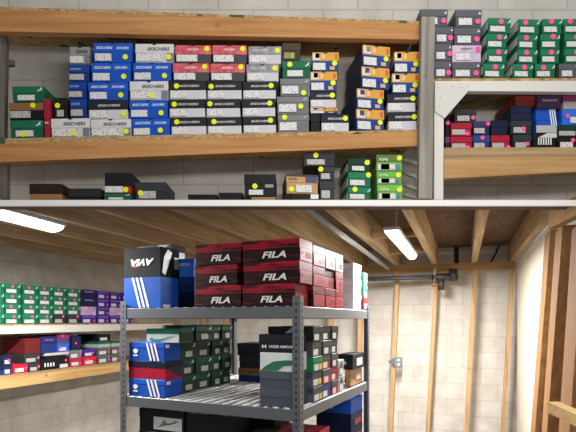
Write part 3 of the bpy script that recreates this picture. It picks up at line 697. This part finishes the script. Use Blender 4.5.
def bench_box(px0, px1, h0, h1, st, label, group, y=.03, depth=.3, dot='auto', lid=None, body=None, extra=(), lf=None):
    L, B, l_, f, d0 = S(st); f = list(f)+list(extra)
    if dot == 'auto': dot = d0
    if dot: f.append(('dot', 'front', dot[0], dot[1], .014, PDOT))
    x0, x1 = BENCH.x_at(px0, y), BENCH.x_at(px1, y)
    return make_box(BENCH, x0, x1, y, depth, h0, h1, lid or L, body or B, lf or l_, f, label, group)
vio = cardboard('4a2f9c'); vio2 = cardboard('40288a'); nav = cardboard('231f52')
pinkp = streak_mat('9d7fb8', 'e0b8d4', 'pinkprint', 12, 14, .3, .65)
T = -.0375; ph = .0925
cols = [(-12, 4.2, 'gggg'), (5, 20.5, 'gggg'), (23, 38, 'gggg'), (39, 52.4, 'gggg'), (53.4, 66, 'gggd'), (67.4, 80.6, 'gggd'), (81.5, 96.4, 'nnkv'), (97.4, 109, 'vvvv'), (110, 121, 'vvkv'), (122, 133, 'vvvv')]
for i, (a, b, s) in enumerate(cols):
    for j, ch in enumerate(s):
        h1 = T + ph*(4-j); h0 = h1-ph
        jx = random.uniform(-.4, .4) if 0 < j else 0
        nm = f'{rowname(j, 4)} in {ORD[i]} stack on left bench top'
        wl = ('label', 'front', .1, .55, .12, .5)
        if ch == 'g': bench_box(a, b, h0, h1, 'pgreen', 'green shoebox, '+nm, GB, dot=(random.uniform(.35, .6), .74))
        elif ch == 'd': bench_box(a, b, h0, h1, 'darkgrey', 'charcoal shoebox, '+nm, GB, dot=(.75, .82))
        elif ch == 'n': bench_box(a, b, h0, h1, 'blackbox', 'navy shoebox, '+nm, GB, dot=None, lid=nav, body=nav, extra=[('patch', 'front', .2, .8, .7, .82, mat('8f8bb0'))])
        elif ch == 'v': bench_box(a, b, h0, h1, 'blackbox', 'purple shoebox, '+nm, GB, dot=(.84, .3), lid=vio, body=vio2, extra=[wl, ('patch', 'front', .1, .9, .76, .84, mat('8a72c8'))])
        elif ch == 'k': bench_box(a, b, h0, h1, 'blackbox', 'pink printed shoebox, '+nm, GB, dot=None, lid=pinkp, body=pinkp)
B0 = -.4945
def low(px0, px1, k0, k1, st, label, **kw): return bench_box(px0, px1, B0+k0, B0+k1, st, label+' on left bench shelf', GL, **kw)
lab2 = ('label', 'front', .12, .7, .14, .55); redc = cardboard('c0243a'); dn = cardboard('22264a')
low(3.5, 12, 0, .085, 'blackbox', 'navy box at the left edge, bottom', lid=dn, body=cardboard('2b3f86'), extra=[lab2], dot=None)
low(3.5, 12, .086, .17, 'blackbox', 'navy box at the left edge, upper', lid=dn, body=dn, extra=[lab2], dot=(.6, .5))
low(13, 28, 0, .085, 'blackbox', 'red box nearest left edge', lid=redc, body=redc, extra=[lab2], dot=(.85, .5))
low(28.6, 40.4, 0, .085, 'darkgrey', 'charcoal box right of the leftmost red box', dot=(.85, .5))
low(24, 40.4, .086, .175, 'darkgrey', 'charcoal box with dot, above red and charcoal boxes', dot=(.85, .5))
low(25, 40.4, .176, .32, 'blackbox', 'dark red box under the rail', lid=cardboard('6e2422'), body=cardboard('6e2422'), dot=None)
low(41.2, 69, 0, .105, 'blackbox', 'black box with bold white print', extra=[('text', 'front', 'IIII', .1, .45, .3, .65, W_), ('label', 'front', .65, .95, .05, .4)], dot=(.88, .75))
low(45, 69, .106, .165, 'blackbox', 'white-topped black box over bold print box', lid=cardboard('c9c9c7'), extra=[], dot=(.92, .5))
low(41.2, 56.8, .166, .33, 'blackbox', 'navy box with faint print under the rail', lid=cardboard('292a66'), body=cardboard('23367c'), dot=None, extra=[('patch', 'front', .2, .8, .75, .85, mat('6a5a9a'))])
low(57.4, 69.6, .166, .255, 'blackbox', 'bright blue box with label', lid=cardboard('2a66d8'), body=cardboard('2a66d8'), extra=[lab2], dot=(.2, .5))
low(57.4, 69.6, .256, .34, 'blackbox', 'magenta box over bright blue box', lid=cardboard('8a2f6a'), body=cardboard('5a4a6a'), dot=(.4, .9))
low(72.2, 81, .178, .32, 'blackbox', 'dark navy box right of bright blue box', lid=cardboard('242250'), body=cardboard('242250'), dot=(.4, .5))
low(70, 82, 0, .085, 'blackbox', 'red box right of bold print box', lid=redc, body=redc, extra=[lab2], dot=(.85, .4))
low(70, 82, .086, .175, 'nbgrey', 'grey box above second red box', dot=(.85, .5))
low(83.4, 96.6, 0, .09, 'blackbox', 'bright red box beside grey stack', lid=cardboard('d8283a'), body=cardboard('d8283a'), extra=[lab2], dot=(.3, .6))
low(83.4, 95, .091, .17, 'blackbox', 'purple box above bright red box', lid=vio, body=vio2, extra=[lab2], dot=(.8, .5))
for k, (a, b, nm) in enumerate(((98.4, 110.6, 'left'), (111.6, 120, 'right'))):
    low(a, b, 0, .09, 'nbgrey', f'bottom grey box in {nm} grey stack', dot=(.85, .4), lid=cardboard('66686d'), body=cardboard('5d5f64'))
    low(a, b, .091, .18, 'nbgrey', f'middle grey box in {nm} grey stack', dot=(.85, .4), lid=cardboard('66686d'), body=cardboard('5d5f64'))
    low(a, b, .181, .25, 'blackbox', f'green-lidded box on {nm} grey stack', lid=cardboard('226a4c'), body=cardboard('b9bcb8'), dot=None)
low(98.4, 110.6, .251, .33, 'blackbox', 'black box topmost on left grey stack', extra=[lab2], dot=None)

# ---------------------------------------------------------------- storage rack
RW = -RACK.x_at(121, 0); RS = RACK.y_at(369, 0)
HT, HB, HL = .08, -.497, -1.02
RK = thing('storage_rack', 'grey steel boltless rack with wire decks full of shoeboxes', 'rack', RACK.w(0, 0, -EYE), (0, 0, RACK.rz))
STEEL = mat('63676d', .45, .35); HOLE = mat('1a1b1d', .7)
def rz_(h): return h+EYE
for (x, y, sx, sy, top) in ((0, 0, -1, 1, .135), (-RW, 0, 1, 1, .125), (0, RS, -1, -1, .12), (-RW, RS, 1, -1, .12)):
    bm = bmesh.new(); t = .003; wv = .045
    add_box(bm, min(x, x+sx*wv), max(x, x+sx*wv), min(y-sy*t, y), max(y-sy*t, y), 0, rz_(top))
    add_box(bm, min(x-sx*t, x), max(x-sx*t, x), min(y-sy*t, y+sy*wv), max(y-sy*t, y+sy*wv), 0, rz_(top))
    z = .06
    while z < rz_(top)-.02:
        add_box(bm, x+sx*wv*.5-.005, x+sx*wv*.5+.005, min(y-sy*(t+.0008), y-sy*t), max(y-sy*(t+.0008), y-sy*t), z, z+.017, 1)
        add_box(bm, min(x-sx*(t+.0008), x-sx*t), max(x-sx*(t+.0008), x-sx*t), y+sy*wv*.5-.005, y+sy*wv*.5+.005, z, z+.017, 1)
        z += .038
    obj('post', bm, [STEEL, HOLE], RK)
WIRE = mat('dddfe0', .35, .1)
for h in (HT, HB, HL):
    z1 = rz_(h)-.004; z0 = z1-.066
    for q in ((-RW+.001, -.001, .0005, .028), (-RW+.001, -.001, RS-.028, RS-.0005)):
        bm = bmesh.new(); add_box(bm, q[0], q[1], q[2], q[3], z0, z1, bev=.002); obj('beam', bm, STEEL, RK)
    for q in ((-.028, -.0005), (-RW+.0005, -RW+.028)):
        bm = bmesh.new(); add_box(bm, q[0], q[1], .0285, RS-.0285, z0, z1, bev=.002); obj('beam', bm, STEEL, RK)
    bm = bmesh.new()
    n = int(RW/.07)
    for i in range(n+1):
        x = -RW+.012+(RW-.024)*i/n; add_tube(bm, (x, .004, z1-.0048), (x, RS-.004, z1-.0048), .0078, 6)
    for i in range(9):
        y = .02+(RS-.04)*i/8; add_tube(bm, (-RW+.004, y, z1-.004), (-.004, y, z1-.0152), .004, 6)
    obj('wire_deck', bm, WIRE, RK)
    bm = bmesh.new()
    for i in range(1, 4):
        x = -RW*i/4; add_box(bm, x-.02, x+.02, .029, RS-.029, z0+.02, z1-.02)
    obj('deck_support', bm, STEEL, RK)
GR = 'shoeboxes on the top deck of the rack'; GM = 'shoeboxes on the middle deck of the rack'; GD = 'shoeboxes on the low deck of the rack'
def rack_box(x0, x1, y0, y1, h0, h1, lid, body, lf, feats, label, group):
    return make_box(RACK, x0, x1, y0, y1-y0, h0, h1, lid, body, lf, feats, label, group)
C = cardboard
fr, rt = 'front', 'right'
RX = lambda px, y=.02: RACK.x_at(px, y)
ht = HT+.0005
# big black box with the upside-down wordmark on the blue box with stripes
ax0, ax1 = RX(122.6)+.0, RX(161)
a1 = .5*(ax0+ax1)
blue = C('1f55b0'); blue2 = C('2a6ae0')
xl, xr = max(ax0, -RW+.006), ax1
rack_box(xl, xr, .02, .2, ht, ht+.2, blue, blue, 0, [('stripes', fr, .42, .70, .01, .99, -.2, W_), ('label', rt, .1, .5, .02, .1)], 'blue box with three white stripes, left end of top deck', GR)
rack_box(xl, xr-.004, .02, .215, ht+.2, ht+.392, C('0c0d12', .1, .7), C('0c0d12', .1, .7), 0, [('text', fr, 'AVIA', .2, .84, .38, .62, W_, .3, .05, True), ('poly', fr, .22, .5, .33, .42, mat('c8232c'), [(0,1),(1,.7),(.3,0)]),
    ('poly', rt, .08, .6, .05, .95, mat('b9bcbe', .3), [(0, .1), (.3, 0), (1, .9), (.55, 1), (.2, .7)]), ('patch', rt, .72, .95, .3, .7, mat('7d8084', .3))], 'big black box with upside-down white lettering on striped box', GR)
rack_box(RX(137, .26), RX(172, .26), .26, .42, ht+.2, ht+.448, C('1a1a1e'), C('1c1c20'), .25, [('poly', fr, .45, .95, .86, .99, mat('9a9a9e'), [(0,0),(.6,0),(1,1),(.4,1)]), ('patch', rt, .1, .9, .3, .8, mat('b5b8ba', .3))], 'black box behind the upside-down lettering box', GR)
rack_box(RX(137, .26), RX(172, .26), .26, .42, ht, ht+.199, C('1a1a1e'), C('1c1c20'), .3, [], 'black box behind striped blue box, under another', GR)
sx0, sx1 = RX(172, .235), RX(194.5, .235)
rack_box(sx0, sx1, .235, .45, ht, ht+.105, C('0f1730'), C('0d1326'), .4, [], 'near-black navy box, bottom beside fila stack'.replace('fila', 'red-black'), GR)
rack_box(sx0, sx1, .235, .45, ht+.106, ht+.21, C('163a86'), C('14306e'), .4, [], 'dark blue box, middle beside the red-black stack', GR)
rack_box(sx0-.004, sx1, .228, .45, ht+.211, ht+.335, blue2, C('3a78e6'), .35, [('text', fr, 'ADIDAS', .3, .85, .6, .75, W_), ('patch', fr, .04, .14, .2, .9, mat('d5dcea'))], 'bright blue box, topmost beside the red-black stack', GR)
# red and black boxes
def fila(x0, x1, y0, y1, h0, h1, label, front=True, end=True, endpatch=None):
    f = []
    if front: f.append(('text', fr, 'FILA', .36, .78, .16, .46, W_, .25, .03))
    if end: f += [('patch', rt, .04, .96, .02, .6, FILA_E), ('patch', rt, .42, .92, .16, .46, endpatch or mat('d2cdd0', .4), 'size_label'), ('patch', rt, .06, .26, .3, .42, W_, 'logo_mark')]
    return rack_box(x0, x1, y0, y1, h0, h1, FILA_L, FILA_B, .4, f, label, GR)
fh = .127
ca0, ca1 = RX(195), RX(240.8); cb0, cb1 = RX(242), -.012
for j in range(3):
    nm = ('bottom', 'second from bottom', 'topmost')[j]
    dx = (0, -.012, .0)[j]
    fila(ca0+dx, ca1+dx-(.02 if j == 1 else 0), .02+(.01 if j == 1 else 0), .22, ht+fh*j, ht+fh*(j+1), f'red-black box with white lettering, {nm} of left front stack', end=False)
    fila(cb0+(.008 if j == 1 else 0), cb1-(.03 if j == 0 else 0), .022, .215, ht+fh*j, ht+fh*(j+1), f'red-black box with white lettering, {nm} of right front stack')
ys = [.232, .44, .64, .80]
for k in range(1, 4):
    y0 = ys[k-1]; y1 = ys[k]-.008
    for j in range(3):
        nm = ('bottom', 'second from bottom', 'topmost')[j]
        lidm = None
        o = rack_box(-.33, -.014-.01*(k == 2 and j == 1), y0, y1, ht+.124*j, ht+.124*(j+1),
            {(1, 2): C('c9c4c6'), (2, 2): C('d0ccce'), (3, 2): C('8e9094'), (2, 1): C('25222a')}.get((k, j), FILA_L), FILA_B if (k, j) != (3, 0) else C('3a3d40'), .38,
            [('patch', rt, .03, .97, .03, .6, {(3, 2): mat('a8a8ac'), (2, 2): mat('b7b3b6')}.get((k, j), FILA_E)), ('patch', rt, .42, .92, .14, .48, mat('cfcacd', .4), 'size_label')] , f'red box end with white label, {nm} in {ORD[k]} column along rack', GR)
wy0, wy1 = 1.09, 1.30
for j in range(3):
    rack_box(-.31, -.03, wy0, wy1, ht+.118*j, ht+.118*(j+1), C('d5d2d4'), C('cdcacd'), .35, [('patch', rt, .5, .75, .1, .5, mat('6d6f70'))], f'plain white box, {("bottom","middle","topmost")[j]} of the white stack on top deck', GR)
    rack_box(-.25, -.012, wy1+.005, RS-.005, ht+.1*j, ht+.1*(j+1), C('8a2432') if j == 0 else C('2f8a62'), C('8a2432') if j == 0 else C('2f8a62'), .4, [('label', rt, .1, .8, .1, .5)], f'{("red","green","green")[j]} box {("at bottom","in middle","on top")[j]} behind the white stack', GR)
# ---- middle deck
hm = HB+.0005
mx0, mx1 = max(RX(127.4), -RW+.046), RX(165)
st = ('stripes', fr, .62, .88, .02, .98, -.12, W_)
rack_box(mx0, mx1, .02, .2, hm, hm+.112, C('1f57c0'), C('1c50b4'), .3, [('trefoil', fr, .2, .42, .045, W_), st, ('patch', rt, .08, .3, .72, .9, W_)], 'blue box with three stripes, lowest of left rack stack', GM)
rack_box(mx0-.003, mx1+.006, .02, .205, hm+.1125, hm+.23, C('191c36'), C('a31a34'), .36, [('poly', rt, .02, .98, .02, .62, mat('191c36'), [(0,1),(1,1),(1,0)])], 'red box with navy lid between two striped blue boxes', GM)
rack_box(mx0+.002, mx1-.008, .02, .195, hm+.2305, hm+.35, C('1f57c0'), C('1c50b4'), .3, [('trefoil', fr, .2, .42, .045, W_), st, ('patch', rt, .08, .3, .72, .9, W_)], 'blue box with three stripes, upper one of left rack stack', GM)
rack_box(RX(146, .06), RX(179, .06), .06, .2, hm+.3505, hm+.44, C('1f6a4a'), C('cfd6d4'), .38, [('swoosh', fr, .12, .95, .05, .6, mat('2a8a60')), ('patch', rt, .02, .98, .02, .98, mat('1a3d2e'), 'box_end')], 'white and green box tilted on left striped blue box', GM)
ga = RX(187, .28); gy = [RACK.y_at(p, ga) for p in (180.5, 196, 212, 222, 232)]
G_ = C('1d4433'); G2_ = C('1a3d2e')
for k in range(4):
    y0, y1 = gy[k]+.003, gy[k+1]-.003
    for j in range(4):
        xoff = -.012*((k+j) % 2)
        rack_box(ga-.30, ga+xoff, y0, y1, hm+.115*j, hm+.115*(j+1), G_, G2_, .4, [('label', rt, .3, .75, .12, .45, LABEL_G), ('cat', rt, .8, .96, .66, .92, W_)], f'dark green box, {rowname(3-j, 4)} in {ORD[k]} green column on rack', GM) if not (k == 0 and j == 3) else rack_box(ga-.16, ga+xoff, y0+.04, y1, hm+.115*j, hm+.115*(j+1), G_, G2_, .4, [('label', rt, .3, .75, .12, .45, LABEL_G), ('cat', rt, .8, .96, .66, .92, W_)], 'dark green box, topmost in first green column on rack', GM)
gx0, gx1 = RX(238, .95), RX(262, .95)
GRY = C('4a4e58'); GRY2 = C('454953')
rack_box(gx0, gx1, .95, 1.2, hm, hm+.11, C('b9924e'), C('22407e'), .5, [('text', fr, 'NAUTICA', .4, .9, .62, .8, NAVYTX)], 'gold and blue box under two grey boxes on rack', GM)
rack_box(gx0+.01, gx1, .95, 1.2, hm+.1105, hm+.21, GRY, GRY2, .45, [], 'grey box between gold box and another grey box', GM)
rack_box(gx0-.01, gx1, .95, 1.2, hm+.2105, hm+.31, GRY, GRY2, .45, [], 'grey box topmost over the gold and blue box', GM)
# under-armour style corner stack
ux0, ux1 = RX(258.5), -.05
UAG = C('4f5661'); UAG2 = C('4a515c')
for j in range(2):
    rack_box(ux0, ux1, .03, .22, hm+.101*j, hm+.101*(j+1), UAG, UAG2, .45, [], f'plain slate box, {("lowest","second from bottom")[j]} of corner stack behind rack post', GM)
rack_box(ux0+.004, ux1, .03, .22, hm+.2025, hm+.31, C('d3d6d6'), C('d3d6d6'), 0, [('poly', fr, .02, .98, .02, .62, mat('1c6a48'), [(0,0),(.12,.35),(.4,.85),(.8,1),(1,.98),(1,.6),(.7,.45),(.55,.05)])], 'white box with green wave in corner stack', GM)
rack_box(ux0-.004, ux1, .03, .22, hm+.3105, hm+.415, C('1d2127'), C('1d2127'), .5, [('text', fr, 'UNDER ARMOUR', .3, .98, .25, .4, W_), ('text', fr, 'H', .1, .22, .23, .42, W_, 0, .04)], 'black box with white lettering, top of corner stack', GM)
rack_box(RX(273, .1), -.06, .1, .228, hm+.4155, hm+.46, C('16181c'), C('16181c'), .4, [('poly', fr, .5, 1, .1, .9, mat('9ea2a4'), [(0,0),(.5,0),(1,1),(.6,1)])], 'thin black box lying over the lettered corner box', GM)
# columns of ends along the right side, middle deck
rc = C('ab2233'); yd = mat('d6c63a')
ysm = [.235, .40, .565, .70]
tabl = [[('5a6069', 1), ('5a6069', 1), ('1f7a4d', 1), ('45494f', 0), ('222428', 0)], [('2f4a80', 0), ('b02434', 0), ('b02434', 0), ('3b3e44', 0), ('222428', 0)], [('b02434', 0), ('a82232', 0), ('44474d', 0), ('33363b', 0), ('26282c', 0)]]
for k in range(3):
    for j in range(5):
        c, yl = tabl[k][j]
        f = [('patch', rt, .08, .55, .1, .5, mat('cfcfcf', .4), 'size_label')]
        if yl: f.append(('patch', rt, .62, .9, .12, .48, yd, 'price_sticker'))
        rack_box(-.32, -.014-.006*((k*3+j) % 2), ysm[k], ysm[k+1]-.006, hm+.0915*j, hm+.0915*(j+1), C('44484f') if c[0] in '5b' else C(c), C(c), .42, f,
                 f'{("slate","slate","green","grey","black") [j] if k == 0 else ("red" if c[0] in "ab" else ("blue" if c == "2f4a80" else "dark grey"))} box end, {rowname(4-j, 5)} in {ORD[k]} side column, middle deck', GM)
for j in range(2):
    rack_box(-.2, -.016, .70, .82, hm+.11*j, hm+.11*(j+1), C('b5b6b6'), C('a9abac'), .5, [('label', rt, .2, .7, .1, .45), ('poly', rt, .1, .9, .55, .95, mat('4a4d50'), [(0,0),(1,0),(.5,1)])], f'{("lower","upper")[j]} pale grey box end beyond the red side columns', GM)
ty = 1.02
rack_box(RX(344.5, ty), -.03, ty, ty+.28, hm, hm+.125, C('a9825a'), C('a57e56'), .3, [('text', fr, 'FILA', .0, .3, .3, .6, BLK, .2, .04), ('patch', rt, .5, .9, .3, .7, mat('b9b9b6'))], 'tan box with black letters at far end of middle deck', GM)
rack_box(RX(337, ty), -.012, ty, ty+.3, hm+.1255, hm+.24, C('191a1e'), C('1b1c20'), .4, [('poly', fr, .42, .58, .35, .6, W_, [(0,0),(1,0),(.6,1)]), ('label', rt, .3, .8, .2, .7)], 'black box with white logo on top of tan box', GM)
# ---- low deck
hl = HL+.0005
lo_x = [(RX(139, .05), RX(184, .05)), (RX(186, .05), RX(232, .05))]
for j, (a, b) in enumerate(lo_x):
    for q in range(3):
        rack_box(a, b, .05, .3, hl+.146*q, hl+.146*(q+1), C('151517'), C('17171a'), .4, [('patch', fr, .34, .96, .12, .68, mat('c9c9c9')), ('poly', fr, .4, .9, .18, .6, mat('77787a'), [(0,0),(1,.9),(.8,.95),(.55,.4),(.35,1),(.2,.4)])] if (j == 0 and q == 2) else [], f'added black box, {("lowest","middle","topmost")[q]} of {("left","second")[j]} stack on low rack deck', GD)
rack_box(RX(240, .05), RX(265, .05), .05, .3, hl, hl+.33, C('222226'), C('1a1a1d'), .25, [('patch', fr, .1, .4, .86, .95, mat('b5b5b5'))], 'black box with small label on low rack deck', GD)
rack_box(RX(267, .05), -.06, .05, .3, hl, hl+.35, C('8a2030'), FILA_B, .2, [], 'red and black box on low rack deck by post', GD)
for j, (a, b) in enumerate(((-1.2, -.86), (-.84, -.5), (-.48, -.34))):  # unseen boxes, added so the gaps between the wires look dark
    for q in range(2):
        rack_box(a, b, .36, .62, hl+.2*q, hl+.2*(q+1), C('161618'), C('18181b'), .4, [], f'added black box, {("lower","upper")[q]} in {("first","second","third")[j]} back stack under the wire deck', GD)
for j, (c, l) in enumerate((('141a33', 'navy box, lowest of far stack on low rack deck'), ('161d3c', 'navy box, second in far stack on low rack deck'), ('15203f', 'navy box, third in far stack on low rack deck'), ('2358c8', 'blue-lidded box topmost of far stack on low rack deck'))):
    rack_box(-.30, -.02, 1.0, 1.3, hl+.107*j, hl+.107*(j+1), C(c), C(c), .4, [('text', fr, 'ADIDAS', .2, .5, .3, .45, W_)] if j == 3 else [('patch', rt, .3, .8, .1, .5, mat('8a2a36'), 'size_label')], l, GD)
rack_box(-.30, -.015, .35, .52, hl, hl+.33, C('9a2232'), FILA_B, .3, [('label', rt, .2, .8, .1, .4)], 'red box end beside rack post on low deck', GD)

# ================================================================== light
w = bpy.data.worlds.new('world'); scene.world = w; w.use_nodes = True
w.node_tree.nodes['Background'].inputs['Color'].default_value = (1, .97, .93, 1); w.node_tree.nodes['Background'].inputs['Strength'].default_value = .32
def area(name, loc, tgt, sx, sy, e, c=(1, .975, .94)):
    la = bpy.data.lights.new(name, 'AREA'); la.shape = 'RECTANGLE'; la.size = sx; la.size_y = sy; la.energy = e; la.color = c
    o = bpy.data.objects.new(name, la); COL.objects.link(o); o.location = loc
    o.rotation_euler = (Vector(tgt)-Vector(loc)).to_track_quat('-Z', 'Y').to_euler()
area('fill_light_upper', (.5, .9, EYE+2.6), (0.3, 2.6, EYE+1.0), 2.4, .3, 25)  # area light added out of view to brighten the upper shelves
area('fill_light_lower', (.5, .6, EYE+.9), (.2, 5, EYE-.3), 1.2, .2, 20)  # added fill for the lower room, no fixture here
